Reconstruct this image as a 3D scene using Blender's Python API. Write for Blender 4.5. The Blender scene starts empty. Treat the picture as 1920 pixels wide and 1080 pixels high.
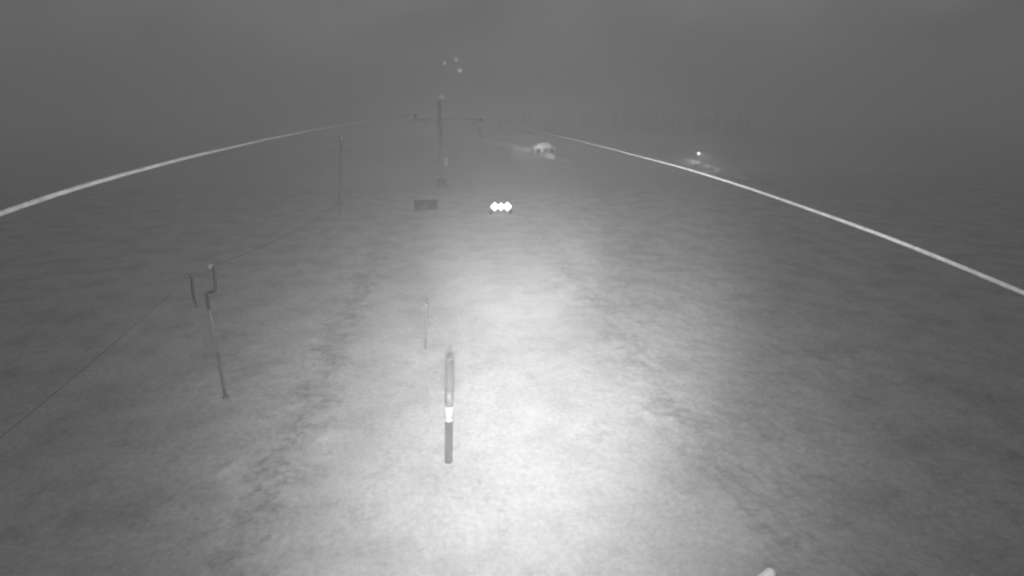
import bpy, bmesh, math, random
import numpy as np
from mathutils import Vector, Matrix, Euler

random.seed(7)
scene = bpy.context.scene
COL = scene.collection
R = math.radians

# ------------------------------------------------------------------ camera
CAM_H, PITCH, YAW, FPX = 8.0, 18.3, 7.04, 1000.0      # FPX: focal length in pixels of the 1920 px frame
cam_d = bpy.data.cameras.new('camera')
cam = bpy.data.objects.new('camera', cam_d)
COL.objects.link(cam)
cam.location = (0, 0, CAM_H)
cam.rotation_euler = (R(90 - PITCH), 0, R(-YAW))
cam_d.sensor_width = 36.0
cam_d.lens = 36.0 * FPX / 1920.0
cam_d.clip_start = 0.05
cam_d.clip_end = 6000
scene.camera = cam
CAM_P = Vector((0, 0, CAM_H))
CAM_R = Euler((R(90 - PITCH), 0, R(-YAW))).to_matrix()

# ------------------------------------------------------------------ night sky in fog
world = bpy.data.worlds.new('World')
scene.world = world
world.use_nodes = True
nt = world.node_tree
nt.nodes.clear()
n_out = nt.nodes.new('ShaderNodeOutputWorld')
n_bg = nt.nodes.new('ShaderNodeBackground')
n_sky = nt.nodes.new('ShaderNodeTexSky')
n_sky.sky_type = 'NISHITA'
n_sky.sun_disc = False
n_sky.sun_elevation = R(20)
n_sky.sun_rotation = R(200)
n_bw = nt.nodes.new('ShaderNodeRGBToBW')
n_tc = nt.nodes.new('ShaderNodeTexCoord')
n_map = nt.nodes.new('ShaderNodeMapping')
n_map.inputs['Rotation'].default_value = (0.3, 0.5, 0.4)
n_map.inputs['Scale'].default_value = (1.0, 1.0, 1.7)
n_noise = nt.nodes.new('ShaderNodeTexNoise')
n_noise.inputs['Scale'].default_value = 4.2
n_noise.inputs['Detail'].default_value = 4.0
n_noise.inputs['Roughness'].default_value = 0.45
n_noise.inputs['Distortion'].default_value = 0.8
n_mr = nt.nodes.new('ShaderNodeMapRange')
n_mr.inputs['From Min'].default_value = 0.3
n_mr.inputs['From Max'].default_value = 0.7
n_mr.inputs['To Min'].default_value = 0.55
n_mr.inputs['To Max'].default_value = 3.1
n_mul = nt.nodes.new('ShaderNodeMath')
n_mul.operation = 'MULTIPLY_ADD'
n_mul.inputs[1].default_value = 0.05         # a little of the clear night sky's gradient
n_bg.inputs['Strength'].default_value = 0.092
nt.links.new(n_sky.outputs[0], n_bw.inputs[0])
nt.links.new(n_tc.outputs['Generated'], n_map.inputs[0])
nt.links.new(n_map.outputs[0], n_noise.inputs['Vector'])
nt.links.new(n_noise.outputs[0], n_mr.inputs['Value'])
nt.links.new(n_bw.outputs[0], n_mul.inputs[0])
nt.links.new(n_mr.outputs[0], n_mul.inputs[2])
nt.links.new(n_mul.outputs[0], n_bg.inputs['Color'])
nt.links.new(n_bg.outputs[0], n_out.inputs[0])

# the moon behind thick fog: hardly any direct light at all
sd = bpy.data.lights.new('moon', 'SUN')
sd.energy = 0.02
sd.angle = R(30)
so = bpy.data.objects.new('moon', sd)
so.rotation_euler = (R(70), 0, R(160))
COL.objects.link(so)

# the infrared floodlight of the camera mast: three beams of one lamp head, just below the lens
LAMP_P = Vector((0.01, 0.0, CAM_H - 0.5))
LAMP_BEAMS = ((945, 400, 94, 1.0, 5400), (995, 455, 50, 0.8, 12500), (965, 445, 24, 0.9, 34000), (945, 510, 58, 0.45, 3900),
              (820, 740, 50, 0.5, 1300), (930, 300, 160, 1.0, 1300))   # aim px, aim py, cone, blend, watts

# exposure
scene.view_settings.view_transform = 'Standard'
scene.view_settings.look = 'None'
scene.view_settings.exposure = 0.0
scene.view_settings.gamma = 1.0
scene.view_settings.use_curve_mapping = False
scene.render.engine = 'CYCLES'
cy = scene.cycles
cy.max_bounces = 5
cy.diffuse_bounces = 2
cy.volume_bounces = 2
cy.transparent_max_bounces = 8
cy.filter_width = 2.2
cy.use_denoising = True

# ------------------------------------------------------------------ terrain function
def smooth(a, b, x):
    t = np.clip((x - a) / (b - a), 0.0, 1.0)
    return t * t * (3 - 2 * t)

def profile(x, y):
    c = 1 - np.exp(-(x / 26.0) ** 2)
    y0 = 57 - 18 * c
    z = -9.0 * smooth(0, 1, (y - y0) / (61 + 70 * c))
    z = z + 84.0 * smooth(500, 780, y) * np.exp(-((x - 0.02 * y) / 260.0) ** 2)
    return z

def vnoise(x, y, seed):
    xi = np.floor(x).astype(np.int64); yi = np.floor(y).astype(np.int64)
    xf = x - xi; yf = y - yi
    xf = xf * xf * (3 - 2 * xf); yf = yf * yf * (3 - 2 * yf)
    def h(a, b):
        n = (a * 374761393 + b * 668265263 + seed * 982451653) & 0x7fffffff
        n = ((n ^ (n >> 13)) * 1274126177) & 0x7fffffff
        n = n ^ (n >> 16)
        return (n & 0xffff) / 65535.0
    return ((h(xi, yi) * (1 - xf) + h(xi + 1, yi) * xf) * (1 - yf)
            + (h(xi, yi + 1) * (1 - xf) + h(xi + 1, yi + 1) * xf) * yf) - 0.5

def height(x, y):
    x = np.asarray(x, dtype=float); y = np.asarray(y, dtype=float)
    z = profile(x, y)
    r = np.hypot(x, y)
    near = 1.0 - smooth(45, 95, r)
    lane = np.abs(x - 1.05)                       # the groomed lane under the lift
    rough = 0.4 + 1.6 * smooth(4.0, 5.0, lane + 1.3 * vnoise(x / 1.7, y / 2.4, 8))
    z = z + 0.09 * vnoise(x / 5.2, y / 5.2, 1) * near
    z = z + rough * near * (0.020 * vnoise(x / 1.3 + 3 + 0.4 * y, y / 1.2 - 0.3 * x, 2) + 0.020 * vnoise(x / 0.31 + 0.7 * y, y / 0.30 + 9 - 0.6 * x, 3)
                            + 0.020 * vnoise(x / 0.13 - 1.3 * y, y / 0.11 + 1.1 * x, 4))
    clod = np.clip(vnoise(x / 0.55 + 0.5 * y, y / 0.5 - 0.6 * x, 12) - 0.22, 0, 1) * np.clip(vnoise(x / 3.1, y / 3.7, 13) + 0.25, 0, 1)
    z = z + near * (rough - 0.4) * 0.40 * clod
    # edge of the groomed strip: a low irregular ridge of pushed snow
    z = z + near * 0.02 * np.exp(-((lane - 4.9 - 1.0 * vnoise(y / 2.6, x * 0 + 2, 5)) / 0.45) ** 2)
    z = z + (1 - near) * 0.3 * vnoise(x / 38, y / 38, 6) * smooth(95, 160, r)
    return z

def gz(x, y):
    return float(height(np.array([x]), np.array([y]))[0])

def ray(px, py):
    d = CAM_R @ Vector(((px - 960) / FPX, (540 - py) / FPX, -1.0))
    return d

def on_ground(px, py, lift=0.0):
    d = ray(px, py)
    t = np.concatenate([np.arange(4, 130, 0.02), np.arange(130, 1500, 0.2)])
    z = CAM_H + d.z * t - height(d.x * t, d.y * t) - lift
    assert (z < 0).any(), (px, py)
    i = int(np.argmax(z < 0))
    return CAM_P + d * float(t[i])

def at_depth(px, py, base):
    """the point on the pixel's ray that lies in the upright plane through base facing the camera"""
    n = Vector((math.sin(R(YAW)), math.cos(R(YAW)), 0))
    d = ray(px, py)
    return CAM_P + d * ((base - CAM_P).dot(n) / d.dot(n))

# ------------------------------------------------------------------ materials (an infrared picture: everything is grey)
def grey_material(name, lo, hi=None, rough=0.7, scale=4.0, bump=0.0, bump_scale=40.0, metal=0.0, stretch=(1, 1, 1), trans=0.0):
    hi = lo if hi is None else hi
    m = bpy.data.materials.new(name)
    m.use_nodes = True
    t = m.node_tree
    b = t.nodes['Principled BSDF']
    b.inputs['Roughness'].default_value = rough
    b.inputs['Metallic'].default_value = metal
    b.inputs['Transmission Weight'].default_value = trans
    tc = t.nodes.new('ShaderNodeTexCoord')
    mp = t.nodes.new('ShaderNodeMapping')
    mp.inputs['Scale'].default_value = stretch
    no = t.nodes.new('ShaderNodeTexNoise')
    no.inputs['Scale'].default_value = scale
    no.inputs['Detail'].default_value = 6
    no.inputs['Roughness'].default_value = 0.6
    ra = t.nodes.new('ShaderNodeValToRGB')
    ra.color_ramp.elements[0].position = 0.32
    ra.color_ramp.elements[1].position = 0.68
    ra.color_ramp.elements[0].color = (lo, lo, lo, 1)
    ra.color_ramp.elements[1].color = (hi, hi, hi, 1)
    t.links.new(tc.outputs['Object'], mp.inputs[0])
    t.links.new(mp.outputs[0], no.inputs['Vector'])
    t.links.new(no.outputs[0], ra.inputs[0])
    t.links.new(ra.outputs[0], b.inputs['Base Color'])
    if bump:
        n2 = t.nodes.new('ShaderNodeTexNoise')
        n2.inputs['Scale'].default_value = bump_scale
        n2.inputs['Detail'].default_value = 5
        bp = t.nodes.new('ShaderNodeBump')
        bp.inputs['Strength'].default_value = bump
        bp.inputs['Distance'].default_value = 0.05
        t.links.new(mp.outputs[0], n2.inputs['Vector'])
        t.links.new(n2.outputs[0], bp.inputs['Height'])
        t.links.new(bp.outputs[0], b.inputs['Normal'])
    return m

def lit_material(name, strength, grey=0.9):
    m = bpy.data.materials.new(name)
    m.use_nodes = True
    b = m.node_tree.nodes['Principled BSDF']
    b.inputs['Base Color'].default_value = (grey, grey, grey, 1)
    b.inputs['Emission Color'].default_value = (1, 1, 1, 1)
    b.inputs['Emission Strength'].default_value = strength
    return m

def snow_material():
    m = bpy.data.materials.new('snow')
    m.use_nodes = True
    t = m.node_tree
    b = t.nodes['Principled BSDF']
    b.inputs['Roughness'].default_value = 0.85
    b.inputs['Specular IOR Level'].default_value = 0.15
    tc = t.nodes.new('ShaderNodeTexCoord')
    def noise(scale, detail, rough, sx=1, sy=1):
        mp = t.nodes.new('ShaderNodeMapping')
        mp.inputs['Scale'].default_value = (sx, sy, 1)
        n = t.nodes.new('ShaderNodeTexNoise')
        n.inputs['Scale'].default_value = scale
        n.inputs['Detail'].default_value = detail
        n.inputs['Roughness'].default_value = rough
        t.links.new(tc.outputs['Object'], mp.inputs[0])
        t.links.new(mp.outputs[0], n.inputs['Vector'])
        return n
    big = noise(0.55, 7, 0.62)
    fine = noise(7.5, 8, 0.78)  # fine light and dark mottling in the colour, in place of relief shading
    r1 = t.nodes.new('ShaderNodeMapRange')
    for k, v in (('From Min', 0.36), ('From Max', 0.56), ('To Min', 0.42), ('To Max', 0.53)):
        r1.inputs[k].default_value = v
    r2 = t.nodes.new('ShaderNodeMapRange')
    for k, v in (('From Min', 0.32), ('From Max', 0.64), ('To Min', 0.74), ('To Max', 1.10)):
        r2.inputs[k].default_value = v
    mu = t.nodes.new('ShaderNodeMath'); mu.operation = 'MULTIPLY'
    thin = noise(1.7, 9, 0.74)                       # thin turf-greyed spots; their mottling also stands in for relief shading
    r3 = t.nodes.new('ShaderNodeMapRange')
    for k, v in (('From Min', 0.36), ('From Max', 0.47), ('To Min', 0.82), ('To Max', 1.0)):
        r3.inputs[k].default_value = v
    mu2 = t.nodes.new('ShaderNodeMath'); mu2.operation = 'MULTIPLY'
    t.links.new(thin.outputs[0], r3.inputs[0])
    t.links.new(big.outputs[0], r1.inputs[0])
    t.links.new(fine.outputs[0], r2.inputs[0])
    t.links.new(r1.outputs[0], mu.inputs[0])
    t.links.new(r2.outputs[0], mu.inputs[1])
    t.links.new(mu.outputs[0], mu2.inputs[0])
    t.links.new(r3.outputs[0], mu2.inputs[1])
    # churned, dirtier snow along both edges of the groomed lane
    sep = t.nodes.new('ShaderNodeSeparateXYZ')
    t.links.new(tc.outputs['Object'], sep.inputs[0])
    wob = noise(0.8, 6, 0.7)
    def m2(op, a, bb):
        n = t.nodes.new('ShaderNodeMath'); n.operation = op
        for i, q in enumerate((a, bb)):
            if isinstance(q, (int, float)):
                n.inputs[i].default_value = q
            elif q is not None:
                t.links.new(q, n.inputs[i])
        return n.outputs[0]
    lane = m2('ABSOLUTE', m2('ADD', sep.outputs[0], -1.05), None)
    off = m2('SUBTRACT', m2('ADD', lane, m2('MULTIPLY', m2('SUBTRACT', wob.outputs[0], 0.5), 4.5)), 5.2)
    band = m2('MAXIMUM', m2('SUBTRACT', 1.0, m2('MULTIPLY', m2('ABSOLUTE', off, None), 1.25)), 0.0)
    patch = noise(2.3, 9, 0.8, 1.0, 1.3)
    pr = t.nodes.new('ShaderNodeMapRange')
    for k, v in (('From Min', 0.42), ('From Max', 0.60), ('To Min', 0.08), ('To Max', 0.52)):
        pr.inputs[k].default_value = v
    t.links.new(patch.outputs[0], pr.inputs[0])
    side = t.nodes.new('ShaderNodeMapRange')          # the left edge is the more worn one
    for k, v in (('From Min', 0.0), ('From Max', 2.0), ('To Min', 1.0), ('To Max', 0.62)):
        side.inputs[k].default_value = v
    t.links.new(sep.outputs[0], side.inputs[0])
    far = t.nodes.new('ShaderNodeMapRange')           # the tracks end on the crest
    for k, v in (('From Min', 24.0), ('From Max', 46.0), ('To Min', 1.0), ('To Max', 0.0)):
        far.inputs[k].default_value = v
    t.links.new(sep.outputs[1], far.inputs[0])
    dirt = m2('SUBTRACT', 1.0, m2('MULTIPLY', band, m2('MULTIPLY', pr.outputs[0], m2('MULTIPLY', side.outputs[0], far.outputs[0]))))
    t.links.new(m2('MULTIPLY', mu2.outputs[0], dirt), b.inputs['Base Color'])
    g = noise(38, 7, 0.75)
    bp = t.nodes.new('ShaderNodeBump')
    bp.inputs['Strength'].default_value = 0.75
    bp.inputs['Distance'].default_value = 0.03
    t.links.new(g.outputs[0], bp.inputs['Height'])
    t.links.new(bp.outputs[0], b.inputs['Normal'])
    return m

M = {
    'snow': snow_material(),
    'bank': grey_material('packed_snow', 0.58, 0.72, 0.9, 0.8, 0.5, 6),
    'steel': grey_material('galvanised_steel', 0.27, 0.36, 0.7, 3, 0.1, 30),
    'dark': grey_material('dark_rubber', 0.05, 0.09, 0.8, 8, 0.1, 40),
    'sleeve': grey_material('dark_ribbed_plastic', 0.018, 0.035, 0.6, 9, 0.2, 60),
    'upper': grey_material('pale_grey_plastic', 0.07, 0.09, 0.5, 6, 0.1, 40, stretch=(1, 1, 0.3)),
    'stake': grey_material('pale_weathered_wood', 0.15, 0.2, 0.8, 5),
    'upper_edge': grey_material('grey_plastic_edge', 0.065, 0.095, 0.5, 6),
    'white': grey_material('white_reflective_film', 0.42, 0.46, 0.4, 12),
    'rope': grey_material('frosted_steel_rope', 0.28, 0.42, 0.75, 14, 0.4, 60),
    'black_cord': grey_material('black_cord', 0.12, 0.17, 0.8, 10),
    'black': grey_material('black_steel', 0.07, 0.1, 0.8, 8),
    'pole': grey_material('weathered_pole', 0.22, 0.28, 0.7, 1.2, 0.1, 30, stretch=(1, 1, 0.6)),
    'pole_dark': grey_material('dark_tarred_pole', 0.12, 0.17, 0.8, 5),
    'board': grey_material('dark_painted_board', 0.02, 0.035, 0.7, 1.5, 0.1, 20),
    'board_mark': grey_material('worn_pale_paint', 0.14, 0.2, 0.8, 9),
    'plaster': grey_material('pale_plaster', 0.6, 0.7, 0.9, 1.5, 0.1, 20),
    'window': grey_material('dark_window', 0.03, 0.05, 0.2, 2),
    'roof': grey_material('snowy_roof', 0.7, 0.8, 0.9, 0.7, 0.3, 5),
    'needles': grey_material('dark_needles', 0.36, 0.52, 0.9, 1.5),
    'snow_needles': grey_material('snow_laden_needles', 0.3, 0.6, 0.9, 1.5),
    'bark': grey_material('bark', 0.05, 0.09, 0.9, 4),
    'straw': grey_material('dead_grass', 0.10, 0.2, 0.9, 6),
    'white_pole': grey_material('white_painted_pole', 0.9, 0.95, 0.45, 5, 0.05, 30),
    'lamp_on': lit_material('lit_floodlight', 2.3),
    'lamp_far': lit_material('lit_street_lamp', 2.0),
    'lamp_dim': lit_material('lit_distant_lamp', 2.2),
    'glint': grey_material('dull_reflector', 0.34, 0.4, 0.3, 4),
}

# ------------------------------------------------------------------ mesh helpers
def link_mesh(name, bm, mat, parent=None, smooth_shade=True):
    me = bpy.data.meshes.new(name)
    bmesh.ops.recalc_face_normals(bm, faces=bm.faces)
    bm.to_mesh(me)
    bm.free()
    if smooth_shade:
        for p in me.polygons:
            p.use_smooth = True
    me.materials.append(M[mat])
    o = bpy.data.objects.new(name, me)
    COL.objects.link(o)
    if parent is not None:
        o.parent = parent
    return o

def thing(name, label, cat, loc=(0, 0, 0), rz=0.0, group=None):
    o = bpy.data.objects.new(name, None)
    o.empty_display_size = 0.3
    COL.objects.link(o)
    o.location = loc
    o.rotation_euler = (0, 0, rz)
    tag(o, label, cat, group)
    return o

def tag(o, label, cat, group=None):
    o['label'] = label
    o['category'] = cat
    if group:
        o['group'] = group

def box(bm, c, s, rot=None, bevel=0.0):
    mtx = Matrix.Translation(c) @ (rot.to_4x4() if rot else Matrix.Identity(4)) @ Matrix.Diagonal((s[0], s[1], s[2], 1))
    r = bmesh.ops.create_cube(bm, size=1.0, matrix=mtx)
    if bevel:
        es = list({e for v in r['verts'] for e in v.link_edges})
        bmesh.ops.bevel(bm, geom=es, offset=bevel, segments=2, affect='EDGES', profile=0.5)

def tube(bm, pts, radii, seg=14, cap=True):
    pts = [Vector(p) for p in pts]
    if not hasattr(radii, '__len__'):
        radii = [radii] * len(pts)
    rings = []
    up0 = Vector((0, 0, 1))
    prev = None
    for i, p in enumerate(pts):
        a = pts[max(i - 1, 0)]; b = pts[min(i + 1, len(pts) - 1)]
        t = (b - a).normalized()
        if prev is None:
            ref = up0 if abs(t.z) < 0.9 else Vector((1, 0, 0))
            u = t.cross(ref).normalized()
        else:
            u = (prev - t * prev.dot(t)).normalized()
        prev = u
        v = t.cross(u)
        rings.append([bm.verts.new(p + (u * math.cos(2 * math.pi * k / seg) + v * math.sin(2 * math.pi * k / seg)) * radii[i]) for k in range(seg)])
    for a, b in zip(rings, rings[1:]):
        for k in range(seg):
            bm.faces.new((a[k], a[(k + 1) % seg], b[(k + 1) % seg], b[k]))
    if cap:
        bm.faces.new(list(reversed(rings[0])))
        bm.faces.new(rings[-1])

def disc(bm, c, axis, r, depth, seg=20):
    a = Vector(axis).normalized()
    tube(bm, [Vector(c) - a * depth / 2, Vector(c) + a * depth / 2], r, seg)

def ball(bm, c, r, sz=1.0, u=14, v=9):
    bmesh.ops.create_uvsphere(bm, u_segments=u, v_segments=v, radius=r, matrix=Matrix.Translation(c) @ Matrix.Diagonal((1, 1, sz, 1)))

def face_cam(p):
    """yaw that turns a thing's -Y side towards the camera"""
    return math.atan2(-p.x, p.y) if True else 0

# ------------------------------------------------------------------ ground: one sheet out to the horizon
def build_ground():
    az_in = np.linspace(-62, 62, 640) + YAW
    az_out = np.linspace(62, 298, 60)[1:-1] + YAW
    az = np.radians(np.concatenate([az_in, az_out]))
    n_az = len(az)
    rr = np.concatenate([np.geomspace(2.0, 75, 560), np.geomspace(76.5, 1500, 130)])
    A, Rr = np.meshgrid(az, rr)
    X = Rr * np.sin(A); Y = Rr * np.cos(A)
    Z = height(X, Y)
    co = np.stack([X, Y, Z], -1).reshape(-1, 3)
    centre = np.array([[0, 0, gz(0, 0)]])
    co = np.concatenate([co, centre])
    n_r = len(rr)
    i, j = np.meshgrid(np.arange(n_r - 1), np.arange(n_az), indexing='ij')
    j2 = (j + 1) % n_az
    quads = np.stack([i * n_az + j, (i + 1) * n_az + j, (i + 1) * n_az + j2, i * n_az + j2], -1).reshape(-1, 4)
    jj = np.arange(n_az)
    tris = np.stack([np.full(n_az, len(co) - 1), jj, (jj + 1) % n_az], -1)
    me = bpy.data.meshes.new('snow_ground')
    me.vertices.add(len(co))
    me.vertices.foreach_set('co', co.astype(np.float32).ravel())
    nl = quads.size + tris.size
    me.loops.add(nl)
    me.loops.foreach_set('vertex_index', np.concatenate([quads.ravel(), tris.ravel()]).astype(np.int32))
    me.polygons.add(len(quads) + len(tris))
    st = np.concatenate([np.arange(len(quads)) * 4, quads.size + np.arange(len(tris)) * 3]).astype(np.int32)
    me.polygons.foreach_set('loop_start', st)
    me.polygons.foreach_set('use_smooth', np.ones(len(st), dtype=bool))
    me.update(calc_edges=True)
    me.validate()
    me.materials.append(M['snow'])
    bm = bmesh.new(); bm.from_mesh(me)
    bmesh.ops.recalc_face_normals(bm, faces=bm.faces)
    if sum(f.normal.z for f in list(bm.faces)[:200]) < 0:
        bmesh.ops.reverse_faces(bm, faces=bm.faces)
    bm.to_mesh(me); bm.free()
    o = bpy.data.objects.new('snow_ground', me)
    COL.objects.link(o)
    o['kind'] = 'structure'
build_ground()

def ridge(name, pix, width, h):
    """a ploughed bank of snow along a line of the valley road"""
    pts = [on_ground(px, py) for px, py in pix]
    line = []
    for a, b in zip(pts, pts[1:]):
        n = max(2, int((b - a).length / 1.5))
        line += [a.lerp(b, k / n) for k in range(n)]
    line.append(pts[-1])
    bm = bmesh.new()
    rows = []
    for i, p in enumerate(line):
        a = line[max(i - 1, 0)]; b = line[min(i + 1, len(line) - 1)]
        t = (b - a); t.z = 0; t.normalize()
        s = Vector((t.y, -t.x, 0))
        e = min(1.0, i / 14, (len(line) - 1 - i) / 14)
        hh = h * (0.9 + 0.2 * random.random()) * e
        w = width * (0.85 + 0.3 * random.random())
        row = []
        for q, zz in ((-1, -0.5), (-0.6, 0.45), (-0.2, 0.9), (0.15, 1.0), (0.55, 0.5), (1, -0.5)):
            c = p + s * q * w
            row.append(bm.verts.new((c.x, c.y, gz(c.x, c.y) + (zz * hh if zz > 0 else -0.3))))
        rows.append(row)
    for a, b in zip(rows, rows[1:]):
        for k in range(5):
            bm.faces.new((a[k], a[k + 1], b[k + 1], b[k]))
    o = link_mesh(name, bm, 'bank')
    o['kind'] = 'structure'
    return o
ridge('snow_bank', [(885, 259), (905, 264.5), (950, 273), (1000, 285), (1025, 292), (1047, 299), (1068, 304)], 2.2, 1.75)
ridge('snow_bank.001', [(1275, 294.5), (1310, 307), (1345, 319), (1400, 337)], 1.1, 0.95)

# ------------------------------------------------------------------ lift ropes
def fit_rope(pix, X, deg=3):
    ys, zs = [], []
    for px, py in pix:
        d = ray(px, py)
        t = X / d.x
        p = CAM_P + d * t
        ys.append(p.y); zs.append(p.z)
    return np.array(ys), np.array(zs)

PYLON = on_ground(829, 352.5)
XL, XR = -2.9, 4.0
LEFT = [(0, 400), (90, 368), (180, 341), (345, 296.5), (510, 258.5), (640, 234), (720, 221)]
RIGHT = [(1920, 549), (1780, 490), (1640, 435), (1400, 351), (1280, 314), (1105, 269), (1000, 243)]
ARM_Z = None
def rope(pix, X, dia, label):
    global ARM_Z
    ys, zs = fit_rope(pix, X)
    o = np.argsort(ys); ys = ys[o]; zs = zs[o]
    end_z = zs[-1] + (8.0 - zs[-1]) * 0.2
    ys2 = np.concatenate([[-6.0], ys, [PYLON.y, PYLON.y + 50]])
    s0 = (zs[1] - zs[0]) / (ys[1] - ys[0])
    zs2 = np.concatenate([[zs[0] - s0 * (ys[0] + 6)], zs, [end_z, end_z - 3.0]])
    yy = np.concatenate([np.linspace(-6, 12, 60), np.linspace(12.5, PYLON.y + 50, 50)])
    zz = np.interp(yy, ys2, zs2)
    for _ in range(3):
        zz[1:-1] = 0.25 * zz[:-2] + 0.5 * zz[1:-1] + 0.25 * zz[2:]
    bm = bmesh.new()
    tube(bm, [(X, float(a), float(b)) for a, b in zip(yy, zz)], dia / 2, 10)
    ob = link_mesh('lift_cable', bm, 'rope')
    tag(ob, label, 'cable', 'cables of the lift')
    print('ROPE', X, [round(float(v), 2) for v in ys], [round(float(v), 2) for v in zs])
    return float(np.interp(PYLON.y, yy, zz))
zl = rope(LEFT, XL, 0.036, 'frosted white lift cable running across the upper left, above the poles')
zr = rope(RIGHT, XR, 0.036, 'frosted white lift cable running down the right side, below the street lamp')

# ------------------------------------------------------------------ pylon on the crest
def build_pylon():
    base = PYLON
    top = at_depth(833, 186, base)
    h = top.z - base.z
    t = thing('lift_pylon', 'tall grey steel lift pylon fading into the fog on the crest of the slope', 'pylon', base)
    bm = bmesh.new()
    tube(bm, [(0, 0, -0.3), (0, 0, h)], [0.26, 0.17], 16)
    link_mesh('mast', bm, 'steel', t)
    bm = bmesh.new()
    box(bm, (0, 0, 0.3), (0.95, 0.95, 1.1), bevel=0.08)
    link_mesh('foundation', bm, 'pole_dark', t, False)
    az = (zl + zr) / 2 - 0.32 - base.z
    bm = bmesh.new()
    box(bm, ((XL + XR) / 2 - base.x, 0, az), (XR - XL + 0.5, 0.16, 0.2), bevel=0.02)
    link_mesh('crossarm', bm, 'steel', t, False)
    for X, zc in ((XL, zl), (XR, zr)):
        bm = bmesh.new()
        box(bm, (X - base.x + 0.09, 0, zc - base.z - 0.2), (0.05, 1.6, 0.1))
        sb = link_mesh('sheave_beam', bm, 'steel', t, False)
        for yy in (-0.6, -0.2, 0.2, 0.6):
            bm = bmesh.new()
            disc(bm, (X - base.x, yy, zc - base.z - 0.018 - 0.14), (1, 0, 0), 0.14, 0.06, 16)
            link_mesh('wheel', bm, 'dark', sb)
    for s in (-1, 1):
        bm = bmesh.new()
        tube(bm, [(s * 0.2, -0.42, 0.4), (s * 0.2, -0.32, h - 0.5)], 0.02, 6)
        link_mesh('ladder_rail', bm, 'steel', t)
    zz = 0.7
    bm = bmesh.new()
    tube(bm, [(-0.18, 0, 0), (0.18, 0, 0)], 0.015, 6)
    first = link_mesh('rung', bm, 'steel', t)
    first.location = (0, -0.41, zz)
    while zz < h - 0.9:
        zz += 0.33
        c = first.copy()
        COL.objects.link(c)
        c.parent = t
        c.location = (0, -0.42 + 0.10 * (zz - 0.4) / (h - 0.9), zz)
    p = at_depth(837, 302, base) - base
    bm = bmesh.new()
    box(bm, (p.x, -0.48, p.z), (0.26, 0.03, 0.9), bevel=0.008)
    link_mesh('reflector_plate', bm, 'glint', t, False)
    bm = bmesh.new()
    ball(bm, (0.35, -0.1, h + 0.1), 0.42, 0.8)
    link_mesh('snow_cap', bm, 'bank', t)
build_pylon()

# ------------------------------------------------------------------ slope marker post in the light
def build_marker():
    base = on_ground(841, 866)
    top = at_depth(843, 672, base)
    ax = top - base
    L = ax.length
    t = thing('marker_post', 'thick grey slope marker post with a bright white band, standing in the light', 'marker post', base)
    t.rotation_euler = Vector((0, 0, 1)).rotation_difference(ax.normalized()).to_euler()
    rad = 0.5 * 15 / FPX * (base - CAM_P).length * 0.96
    # lower sleeve, ribbed
    f0, f1 = 0.42, 0.56
    bm = bmesh.new()
    seg = 40
    rings = []
    for zz in (-0.25, 0.0, f0 * L * 0.5, f0 * L - 0.02, f0 * L):
        rings.append([bm.verts.new((math.cos(2 * math.pi * k / seg) * rad * (0.97 if k % 2 else 0.88),
                                    math.sin(2 * math.pi * k / seg) * rad * (0.97 if k % 2 else 0.88), zz)) for k in range(seg)])
    for a, b in zip(rings, rings[1:]):
        for k in range(seg):
            bm.faces.new((a[k], a[(k + 1) % seg], b[(k + 1) % seg], b[k]))
    bm.faces.new(rings[-1])
    link_mesh('sleeve', bm, 'sleeve', t, False)
    # white band: a cup that widens upwards on a narrow ring
    bm = bmesh.new()
    z0, z1 = f0 * L, f1 * L
    tube(bm, [(0, 0, z0 + 0.002), (0, 0, z0 + 0.045)], rad * 0.98, 32)
    link_mesh('ring', bm, 'white', t)
    bm = bmesh.new()
    tube(bm, [(0, 0, z0 + 0.047), (0, 0, z0 + 0.1), (0, 0, z1 - 0.002)], [rad * 0.62, rad * 0.68, rad * 1.06], 32)
    link_mesh('reflective_band', bm, 'white', t)
    # upper tube: open pipe with a thicker rim, darker flanks
    bm = bmesh.new()
    tube(bm, [(0, 0, z1), (0, 0, z1 + 0.02 * L), (0, 0, z1 + 0.14 * L)], [rad, rad, rad], 32)
    link_mesh('collar', bm, 'upper_edge', t)
    bm = bmesh.new()
    seg = 32
    zt = L
    prof = [(rad * 0.97, z1 + 0.142 * L), (rad * 0.97, zt - 0.03), (rad * 1.02, zt - 0.03), (rad * 1.02, zt), (rad * 0.84, zt), (rad * 0.84, z1 + 0.16 * L)]
    rings = [[bm.verts.new((r * math.cos(2 * math.pi * k / seg), r * math.sin(2 * math.pi * k / seg), z)) for k in range(seg)] for r, z in prof]
    for a, b in zip(rings, rings[1:]):
        for k in range(seg):
            bm.faces.new((a[k], a[(k + 1) % seg], b[(k + 1) % seg], b[k]))
    bm.faces.new(rings[-1])
    link_mesh('tube', bm, 'upper', t)
    for s in (-1, 1):
        bm = bmesh.new()
        box(bm, (s * rad * 0.985, -0.012, z1 + 0.145 * L + 0.14 * L), (0.03, 0.05, 0.27 * L), bevel=0.006)
        link_mesh('edge_strip', bm, 'upper_edge', t, False)
build_marker()

# a slim pale stake farther up the slope
def build_stake():
    base = on_ground(797, 655)
    top = at_depth(800, 562, base)
    t = thing('slim_stake', 'slim pale stake hardly showing against the snow, behind the thick marker post', 'stake', base)
    v = top - base
    bm = bmesh.new()
    tube(bm, [v * -0.05, v * 0.5, v * 0.985], [0.045, 0.043, 0.038], 12)
    link_mesh('rod', bm, 'stake', t)
    bm = bmesh.new()
    tube(bm, [v * 0.93, v * 1.0], [0.05, 0.048], 12)
    link_mesh('cap', bm, 'upper', t)
build_stake()

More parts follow.
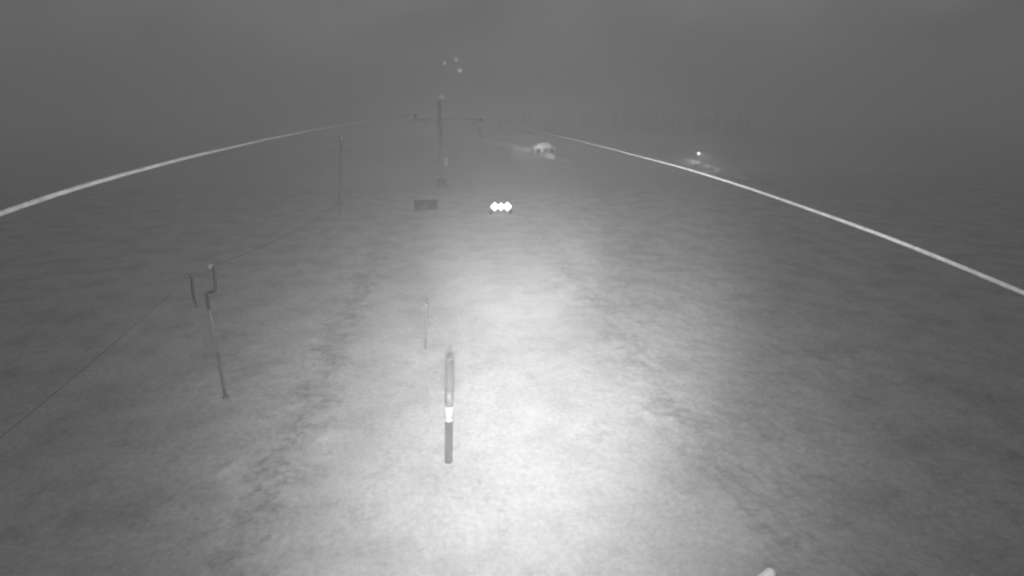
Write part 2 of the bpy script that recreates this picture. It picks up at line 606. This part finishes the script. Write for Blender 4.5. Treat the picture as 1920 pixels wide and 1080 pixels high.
# ------------------------------------------------------------------ pole with a crank-shaped top, the cord and its neighbour
def build_crank_pole():
    base = on_ground(423, 746)
    t = thing('cranked_pole', 'thin leaning pole with a dark cranked top and white tip, left of the light', 'pole', base)
    P = lambda x, y: at_depth(x, y, base) - base
    k = (base - CAM_P).length / FPX
    bm = bmesh.new()
    tube(bm, [P(424, 752), P(419, 725), P(408, 662)], [2.6 * k, 2.6 * k, 2.3 * k], 12)
    link_mesh('lower_pole', bm, 'pole_dark', t)
    bm = bmesh.new()
    tube(bm, [P(407.8, 661), P(400, 615), P(393.5, 580)], [2.2 * k, 2.1 * k, 2.0 * k], 12)
    link_mesh('upper_pole', bm, 'pole', t)
    bm = bmesh.new()
    tube(bm, [P(391.5, 579), P(388.5, 562), P(386.5, 551), P(389, 548.5), P(398, 548), P(403, 545), P(404, 535), P(402, 515), P(400, 503)],
         [2.8 * k, 2.6 * k, 2.4 * k, 2.4 * k, 2.3 * k, 2.3 * k, 2.2 * k, 1.9 * k, 1.7 * k], 12)
    link_mesh('cranked_arm', bm, 'black', t)
    bm = bmesh.new()
    a, b = P(383, 498), P(400, 496)
    tube(bm, [a, b], 1.2 * k, 10)
    link_mesh('top_bar', bm, 'steel', t)
    bm = bmesh.new()
    ball(bm, P(394, 501), 2.6 * k)
    link_mesh('white_tip', bm, 'glint', t)
    bm = bmesh.new()
    bmesh.ops.create_cone(bm, cap_ends=True, segments=14, radius1=6 * k, radius2=3.5 * k, depth=6 * k, matrix=Matrix.Translation((0, 0, 1.5 * k)))
    link_mesh('foot', bm, 'pole_dark', t)
    # short dark hanger clipped to the cord beside it
    h = thing('cord_hanger', 'short dark bent hanger on the black cord, left of the cranked pole', 'hanger', P(359, 516) + base)
    off = P(359, 516)
    Q = lambda x, y: P(x, y) - off
    bm = bmesh.new()
    tube(bm, [Q(359, 516), Q(360.5, 535), Q(362, 555)], [2.0 * k, 2.1 * k, 1.9 * k], 10)
    link_mesh('rod', bm, 'black', h)
    bm = bmesh.new()
    tube(bm, [Q(362, 555), Q(365, 565), Q(370, 577)], [1.8 * k, 1.7 * k, 1.4 * k], 10)
    link_mesh('bent_end', bm, 'black', h)
    bm = bmesh.new()
    ball(bm, Q(359, 516), 2.9 * k)
    link_mesh('clip', bm, 'black_cord', h)
    return P(359, 515.5) + base, P(400, 497) + base

def build_tall_pole():
    base = on_ground(637, 406)
    t = thing('tall_pole', 'tall slender grey pole with a small pale cap, under the left cable', 'pole', base)
    P = lambda x, y: at_depth(x, y, base) - base
    k = (base - CAM_P).length / FPX
    bm = bmesh.new()
    tube(bm, [P(637, 410), P(637.5, 372)], [2.6 * k, 2.4 * k], 12)
    link_mesh('lower_pole', bm, 'pole', t)
    bm = bmesh.new()
    tube(bm, [P(637.5, 371.8), P(638.5, 263)], [2.3 * k, 1.4 * k], 12)
    link_mesh('upper_pole', bm, 'pole', t)
    bm = bmesh.new()
    ball(bm, P(638.5, 259.5), 3.4 * k)
    link_mesh('cap', bm, 'glint', t)
    bm = bmesh.new()
    tube(bm, [P(640, 374), P(628, 386), P(618, 395)], 0.8 * k, 8)
    link_mesh('stay_wire', bm, 'pole_dark', t)
    bm = bmesh.new()
    tube(bm, [P(611, 283), P(664, 281.5)], 1.0 * k, 10)
    link_mesh('crossarm', bm, 'glint', t)
    return P(638, 376) + base

c1, c2 = build_crank_pole()
c3 = build_tall_pole()
def build_cord():
    near = CAM_P + ray(-60, 868) * 12.5
    pts = [near, c1, c2 + Vector((0, 0, -0.03)), c3, c3 + (c3 - c2) * 0.9 + Vector((1.5, 0, -2.0))]
    bm = bmesh.new()
    line = []
    for i, (a, b) in enumerate(zip(pts, pts[1:])):
        n = 24
        sag = 0.012 * (b - a).length
        for q in range(n):
            s = q / n
            p = a.lerp(b, s)
            p.z -= sag * 4 * s * (1 - s)
            line.append(p)
    line.append(pts[-1])
    tube(bm, line, 0.009, 8)
    o = link_mesh('black_cord', bm, 'black_cord')
    tag(o, 'thin black cord strung from the left edge past both poles', 'cord')
build_cord()

# ------------------------------------------------------------------ board and lit lamp bar across the slope
def build_board():
    base = on_ground(799, 395)
    k = (base - CAM_P).length / FPX
    w, h = 43 * k, 20.5 * k
    t = thing('dark_board', 'dark rectangular board with worn pale marks standing on the snow', 'board', base, face_cam(base))
    bm = bmesh.new()
    box(bm, (0, 0, h / 2 + 0.02), (w - 0.12, 0.05, h - 0.12), bevel=0.01)
    link_mesh('panel', bm, 'board', t, False)
    for c, s in (((0, 0, h - 0.01), (w, 0.09, 0.07)), ((0, 0, 0.04), (w, 0.09, 0.07)),
                 ((-w / 2 + 0.035, 0, h / 2 + 0.015), (0.07, 0.088, h - 0.125)), ((w / 2 - 0.035, 0, h / 2 + 0.015), (0.07, 0.088, h - 0.125))):
        bm = bmesh.new()
        box(bm, c, s)
        link_mesh('frame_bar', bm, 'pole_dark', t, False)
    for a, b in (((-0.22, 0.58), (0.14, 0.44)), ((-0.4, 0.27), (0.1, 0.3))):
        bm = bmesh.new()
        p = Vector((a[0], -0.032, a[1] * h)); q = Vector((b[0], -0.032, b[1] * h))
        ang = math.atan2((q - p).z, (q - p).x)
        box(bm, (p + q) / 2, ((q - p).length, 0.008, 0.07), Matrix.Rotation(-ang, 3, 'Y'))
        link_mesh('pale_mark', bm, 'board_mark', t, False)
    for s in (-1, 1):
        bm = bmesh.new()
        box(bm, (s * w * 0.36, 0.16, h * 0.42), (0.07, 0.06, h * 0.98), Matrix.Rotation(R(14), 3, 'X'))
        link_mesh('prop', bm, 'pole_dark', t, False)
build_board()

def build_lamp_bar():
    base = on_ground(939.5, 401)
    k = (base - CAM_P).length / FPX
    t = thing('lamp_bar', 'low bar of three dazzling lit floodlights on two dark feet', 'floodlight', base, face_cam(base))
    zc = 13.5 * k
    bm = bmesh.new()
    box(bm, (0, 0.16, zc), (38 * k, 0.2, 12 * k), bevel=0.03)
    link_mesh('housing', bm, 'dark', t, False)
    for s in (-1, 1):
        bm = bmesh.new()
        box(bm, (s * 18.5 * k, 0.1, 2.4 * k), (5.5 * k, 0.9, 5.2 * k), bevel=0.06)
        link_mesh('foot', bm, 'dark', t, False)
        bm = bmesh.new()
        box(bm, (s * 16.5 * k, 0.16, 6.3 * k), (0.1, 0.1, 5 * k))
        link_mesh('upright', bm, 'dark', t, False)
    for i, x in enumerate((-11.6, 0, 11.6)):
        bm = bmesh.new()
        rr = (7.9, 7.2, 8.0)[i] * k
        pr = [bm.verts.new((x * k + math.cos(a) * rr * (0.78 if (n % 2) else 1.02), 0.03, zc + math.sin(a) * rr * (0.70 if (n % 2) else 1.06)))
              for n, a in enumerate([math.pi / 4 * q for q in range(8)])]
        fr = [bm.verts.new((v.co.x * 1.0, -0.02, v.co.z)) for v in pr]
        apex = bm.verts.new((x * k, -0.12, zc))
        for q in range(8):
            bm.faces.new((pr[q], pr[(q + 1) % 8], fr[(q + 1) % 8], fr[q]))
            bm.faces.new((fr[q], fr[(q + 1) % 8], apex))
        link_mesh('lens', bm, 'lamp_on', t, False)
build_lamp_bar()

# ------------------------------------------------------------------ house by the valley road
def point_lamp(name, loc, watts, size=0.2, parent=None):
    d = bpy.data.lights.new(name, 'POINT')
    d.energy = watts
    d.shadow_soft_size = size
    o = bpy.data.objects.new(name, d)
    o.location = loc
    COL.objects.link(o)
    if parent:
        o.parent = parent
    return o

def spot_lamp(name, loc, aim, watts, cone, parent):
    d = bpy.data.lights.new(name, 'SPOT')
    d.energy = watts
    d.spot_size = R(cone)
    d.spot_blend = 1.0
    d.shadow_soft_size = 0.2
    o = bpy.data.objects.new(name, d)
    o.location = loc
    o.rotation_euler = (Vector(aim) - Vector(loc)).to_track_quat('-Z', 'Y').to_euler()
    COL.objects.link(o)
    o.parent = parent
    return o

def build_house():
    base = on_ground(1022, 290.5)
    k = (base - CAM_P).length / FPX
    t = thing('pillared_house', 'small pale house with snowy hipped roof and front pillars beside the lit snow bank', 'house', base, face_cam(base) + R(6))
    W, D = 37 * k, 24 * k
    eave = 12.2 * k
    roof_h = 8.2 * k
    wall_y = 0.9
    bm = bmesh.new()
    box(bm, (0, wall_y + D / 2, eave / 2 - 0.3), (W * 0.94, D, eave + 0.6))
    wall = link_mesh('wall', bm, 'plaster', t, False)
    for x in (-0.31, 0.02, 0.34):
        bm = bmesh.new()
        box(bm, (x * W, wall_y - 0.012, eave * 0.45), (W * 0.19, 0.05, eave * 0.72))
        win = link_mesh('window', bm, 'window', t, False)
        bm = bmesh.new()
        box(bm, (x * W, wall_y - 0.05, eave * 0.84), (W * 0.22, 0.1, 0.12))
        link_mesh('lintel', bm, 'plaster', win, False)
    for x in (-0.47, -0.15, 0.18, 0.47):
        bm = bmesh.new()
        box(bm, (x * W, -0.35, eave / 2 - 0.15), (W * 0.085, 0.36, eave + 0.3), bevel=0.03)
        link_mesh('pillar', bm, 'plaster', t, False)
    bm = bmesh.new()
    box(bm, (0, -0.3, 0.02), (W * 1.05, 2.2, 0.25))
    link_mesh('porch_floor', bm, 'plaster', t, False)
    bm = bmesh.new()
    e = W / 2 * 1.1
    y0, y1 = -0.75, wall_y + D + 0.6
    lo = [bm.verts.new(v) for v in ((-e, y0, eave), (e, y0, eave), (e, y1, eave), (-e, y1, eave))]
    mid = [bm.verts.new((v.co.x, v.co.y, eave + 0.35)) for v in lo]
    ym = (y0 + y1) / 2
    r1 = bm.verts.new((-e * 0.3, ym, eave + roof_h)); r2 = bm.verts.new((e * 0.3, ym, eave + roof_h))
    for q in range(4):
        bm.faces.new((lo[q], lo[(q + 1) % 4], mid[(q + 1) % 4], mid[q]))
    bm.faces.new(lo)
    bm.faces.new((mid[0], mid[1], r2, r1)); bm.faces.new((mid[1], mid[2], r2))
    bm.faces.new((mid[2], mid[3], r1, r2)); bm.faces.new((mid[3], mid[0], r1))
    link_mesh('roof', bm, 'roof', t, False)
    # side annex on the left
    bm = bmesh.new()
    box(bm, (-W * 0.62, 1.6, eave * 0.42), (W * 0.16, 2.4, eave * 0.84 + 0.5))
    an = link_mesh('annex', bm, 'plaster', t, False)
    bm = bmesh.new()
    box(bm, (-W * 0.62, 1.5, eave * 0.84 + 0.36), (W * 0.2, 2.9, 0.22), bevel=0.05)
    link_mesh('annex_roof', bm, 'roof', an, False)
    bm = bmesh.new()
    box(bm, (-W * 0.62, 0.39, eave * 0.36), (W * 0.08, 0.06, eave * 0.6))
    link_mesh('annex_door', bm, 'window', an, False)
build_house()

def build_added_flood():  # an added lamp, placed to brighten the bank face and the house
    base = on_ground(976, 299)
    t = thing('added_floodlight', 'small floodlight on a thin post, added to light the snow bank and house', 'floodlight', base)
    hz = 3.0
    ang = Matrix.Rotation(R(-60), 3, 'Z')
    bm = bmesh.new()
    tube(bm, [(0, 0, -0.2), (0, 0, hz - 0.15)], 0.05, 10)
    link_mesh('post', bm, 'pole', t)
    bm = bmesh.new()
    box(bm, (0, 0, hz), (0.4, 0.26, 0.28), ang, 0.03)
    link_mesh('head', bm, 'pole_dark', t, False)
    bm = bmesh.new()
    box(bm, ang @ Vector((0, 0.15, 0)) + Vector((0, 0, hz)), (0.34, 0.02, 0.22), ang)
    link_mesh('lens', bm, 'lamp_dim', t, False)
    src = Vector((0, 0, hz)) + ang @ Vector((0, 0.3, 0))
    spot_lamp('added_flood_beam', src, on_ground(1037, 295.3) + Vector((0, 0, 1.6)) - base, 6500, 60, t)
    spot_lamp('added_flood_beam', src, on_ground(972, 277.5) + Vector((0, 0, 2.0)) - base, 90000, 22, t)
    mast = hz + 5.5  # upper head on a taller post, added to light the house roof
    bm = bmesh.new()
    tube(bm, [(0.05, 0, hz + 0.15), (0.05, 0, mast)], 0.04, 10)
    link_mesh('upper_post', bm, 'pole', t)
    bm = bmesh.new()
    box(bm, (0.05, 0, mast + 0.12), (0.34, 0.24, 0.24), ang, 0.03)
    link_mesh('upper_head', bm, 'pole_dark', t, False)
    spot_lamp('added_flood_beam', Vector((0, 0, mast + 0.1)) + ang @ Vector((0, 0.3, 0)), on_ground(1020, 289) + Vector((0, 0, 3.8)) - base, 36000, 24, t)
build_added_flood()

def street_lamp(foot_px, head_px, label, mat, aims, head_r, group=None):
    base = on_ground(*foot_px)
    t = thing('street_lamp', label, 'street lamp', base, 0, group)
    hd = at_depth(head_px[0], head_px[1], base) - base
    bm = bmesh.new()
    tube(bm, [(0, 0, -0.2), (0, 0, hd.z + 0.15)], [0.11, 0.07], 12)
    link_mesh('pole', bm, 'pole_dark', t)
    bm = bmesh.new()
    tube(bm, [(0, 0, hd.z + 0.1), (hd.x * 0.5, hd.y * 0.5, hd.z + 0.42), (hd.x, hd.y, hd.z + head_r * 0.9)], 0.05, 8)
    link_mesh('arm', bm, 'pole_dark', t)
    bm = bmesh.new()
    bmesh.ops.create_cone(bm, cap_ends=True, segments=16, radius1=head_r * 0.8, radius2=0.06, depth=0.2,
                          matrix=Matrix.Translation(hd + Vector((0, 0, head_r * 0.95))))
    link_mesh('lamp_hood', bm, 'pole_dark', t)
    bm = bmesh.new()
    ball(bm, hd, head_r, 0.95)
    link_mesh('bulb', bm, mat, t)
    for ax, ay, watts, cone in aims:
        aim = on_ground(ax, ay) + Vector((0, 0, 0.8)) - base
        spot_lamp('street_lamp_beam', hd + (aim - hd).normalized() * (head_r + 0.1), aim, watts, cone, t)
    return t
street_lamp((1304, 316), (1310, 287.5), 'bright street lamp above the lit snow bank on the right', 'lamp_far', ((1290, 299.5, 45000, 30), (1325, 313, 700, 110), (1358, 323, 5000, 44)), 0.5)
street_lamp((868, 143), (862, 132), 'largest of the dim lamps high on the foggy hillside', 'lamp_dim', (), 2.4, 'lamps on the far hillside')
street_lamp((859, 120), (855, 112), 'dim small lamp topmost on the foggy hillside', 'lamp_dim', (), 2.2, 'lamps on the far hillside')
street_lamp((838, 126), (834, 118), 'faintest dim lamp, leftmost on the foggy hillside', 'lamp_dim', (), 2.0, 'lamps on the far hillside')

# ------------------------------------------------------------------ trees
def conifer_bm(bm, base, h, r, layers=7, seg=9, rnd=random):
    for i in range(layers):
        f = i / layers
        z0 = base.z + h * (0.08 + 0.86 * f)
        z1 = z0 + h * 0.24
        rr = r * (1 - f) ** 0.85 + 0.12
        a0 = rnd.random() * 6.28
        tip = bm.verts.new((base.x, base.y, min(z1, base.z + h)))
        ring = []
        for q in range(seg):
            a = a0 + 6.283 * q / seg
            k = rr * (0.65 + 0.55 * rnd.random())
            ring.append(bm.verts.new((base.x + math.cos(a) * k, base.y + math.sin(a) * k, z0 - 0.1 * rr * rnd.random())))
        for q in range(seg):
            bm.faces.new((ring[q], ring[(q + 1) % seg], tip))

def build_forest():
    bm = bmesh.new()
    rnd = random.Random(3)
    n = 0
    while n < 340:
        px = rnd.gauss(1100, 120)
        d = rnd.uniform(410, 520)
        if px < 930:
            continue
        dr = ray(px, 240)
        dr = Vector((dr.x, dr.y, 0)).normalized()
        x, y = dr.x * d, dr.y * d
        conifer_bm(bm, Vector((x, y, gz(x, y) - 0.3)), rnd.uniform(5, 19) * (0.7 + 0.5 * rnd.random()), rnd.uniform(2.0, 4.2), 6, 7, rnd)
        n += 1
    o = link_mesh('forest', bm, 'needles', None, False)
    o['kind'] = 'stuff'
    tag(o, 'dark conifer wood in fog beyond the valley road', 'forest')
build_forest()

def build_snowy_tree():
    base = on_ground(899, 265)
    k = (base - CAM_P).length / FPX
    t = thing('conifer_tree', 'pale snow-laden conifer standing at the far end of the lit snow bank', 'tree', base)
    bm = bmesh.new()
    tube(bm, [(0, 0, -0.3), (0.1, 0, 12 * k), (0.15, 0, 24 * k)], [0.28, 0.2, 0.06], 10)
    link_mesh('trunk', bm, 'bark', t)
    bm = bmesh.new()
    rnd = random.Random(5)
    H = 26 * k
    for i in range(520):
        f = rnd.random() ** 0.8
        z = H * (0.1 + 0.9 * f)
        rad = (6.5 * k) * (1 - f) ** 0.8 * math.sqrt(rnd.random()) + 0.1
        a = rnd.random() * 6.283
        c = Vector((math.cos(a) * rad, math.sin(a) * rad, z - 0.2 * rad))
        s = rnd.uniform(0.35, 0.8)
        d1 = Vector((math.cos(a), math.sin(a), -0.4)) * s
        d2 = Vector((-math.sin(a), math.cos(a), rnd.uniform(-.3, .3))) * s * 0.55
        v = [bm.verts.new(c - d1 * 0.3), bm.verts.new(c + d2 + d1 * .3), bm.verts.new(c + d1), bm.verts.new(c - d2 + d1 * .3)]
        bm.faces.new(v)
    link_mesh('crown', bm, 'snow_needles', t, False)
build_snowy_tree()

def build_added_tree_flood():  # an added lamp that makes the conifer show pale
    base = on_ground(893, 266.5)
    t = thing('added_floodlight', 'tiny floodlight added at the foot of the pale snowy conifer to light it', 'floodlight', base)
    bm = bmesh.new()
    tube(bm, [(0, 0, -0.2), (0, 0, 0.9)], 0.05, 10)
    link_mesh('post', bm, 'pole', t)
    bm = bmesh.new()
    box(bm, (0, 0, 1.0), (0.36, 0.26, 0.26), Matrix.Rotation(R(-50), 3, 'X'), 0.03)
    link_mesh('head', bm, 'pole_dark', t, False)
    tr = on_ground(899, 265)
    spot_lamp('added_flood_beam', Vector((0, 0, 1.3)), tr + Vector((0, 0, 4.5)) - base, 2600, 110, t)
build_added_tree_flood()

# ------------------------------------------------------------------ white pole at the lower edge
def build_white_pole():
    g = on_ground(1352, 1152)
    tip = CAM_P + ray(1454, 1066) * 9.0
    d = (tip - g)
    t = thing('white_pole', 'white round-ended pole leaning in at the bottom edge, right of the light', 'pole', g)
    r = 0.5 * 19 / FPX * 9.0
    u = d.normalized()
    pts, rad = [d * -0.1, d * 0.5, d * 0.9], [r, r, r]
    for q in range(1, 10):
        a = math.pi / 2 * q / 9
        pts.append(d * 0.9 + u * (math.sin(a) * r)); rad.append(max(r * math.cos(a), 0.004))
    bm = bmesh.new()
    tube(bm, pts, rad, 24)
    link_mesh('shaft', bm, 'white_pole', t)
    bm = bmesh.new()
    tube(bm, [d * 0.02, d * 0.2], r * 1.06, 24)
    link_mesh('sleeve', bm, 'upper_edge', t)
build_white_pole()

# ------------------------------------------------------------------ stray grass blades through the snow
def build_grass():
    bm = bmesh.new()
    rnd = random.Random(11)
    spots = [(1045, 1021), (1252, 981), (965, 945), (987, 668), (1735, 925), (610, 870), (660, 625), (640, 640), (575, 700), (560, 840)]
    spots += [(rnd.uniform(300, 1600), rnd.uniform(560, 1075)) for _ in range(60)]
    for i, (px, py) in enumerate(spots):
        p = on_ground(px, py)
        big = i < 10
        for _ in range(7 if big else 3):
            a = rnd.random() * 6.283
            q = p + Vector((math.cos(a), math.sin(a), 0)) * rnd.random() * (0.09 if big else 0.05)
            lean = Vector((rnd.uniform(-.09, .09), rnd.uniform(-.09, .09), rnd.uniform(0.03, 0.10)))
            w = Vector((math.cos(a), math.sin(a), 0)) * 0.008
            z = gz(q.x, q.y) - 0.02
            q.z = z
            bm.faces.new([bm.verts.new(q - w), bm.verts.new(q + w), bm.verts.new(q + lean)])
    o = link_mesh('dead_grass', bm, 'straw', None, False)
    o['kind'] = 'stuff'
    tag(o, 'sparse dead grass blades poking out of the snow', 'grass')
build_grass()

# ------------------------------------------------------------------ the camera mast's floodlight beams
for px, py, cone, blend, watts in LAMP_BEAMS:
    d = bpy.data.lights.new('infrared_floodlight', 'SPOT')
    d.energy = watts
    d.spot_size = R(cone)
    d.spot_blend = blend
    d.shadow_soft_size = 0.28
    o = bpy.data.objects.new('infrared_floodlight', d)
    o.location = LAMP_P
    aim = on_ground(px, py)
    o.rotation_euler = (aim - LAMP_P).to_track_quat('-Z', 'Y').to_euler()
    COL.objects.link(o)

# ------------------------------------------------------------------ night fog
def build_haze():
    bm = bmesh.new()
    box(bm, (0, 0, 36), (3300, 3300, 98))
    me = bpy.data.meshes.new('haze')
    bm.to_mesh(me); bm.free()
    m = bpy.data.materials.new('haze')
    m.use_nodes = True
    t = m.node_tree
    t.nodes.clear()
    out = t.nodes.new('ShaderNodeOutputMaterial')
    v = t.nodes.new('ShaderNodeVolumePrincipled')
    v.inputs['Color'].default_value = (0.97, 0.97, 0.97, 1)
    v.inputs['Density'].default_value = HAZE
    v.inputs['Anisotropy'].default_value = 0.4
    t.links.new(v.outputs[0], out.inputs['Volume'])
    me.materials.append(m)
    o = bpy.data.objects.new('haze', me)
    COL.objects.link(o)
    o['kind'] = 'stuff'
HAZE = 0.0038
build_haze()
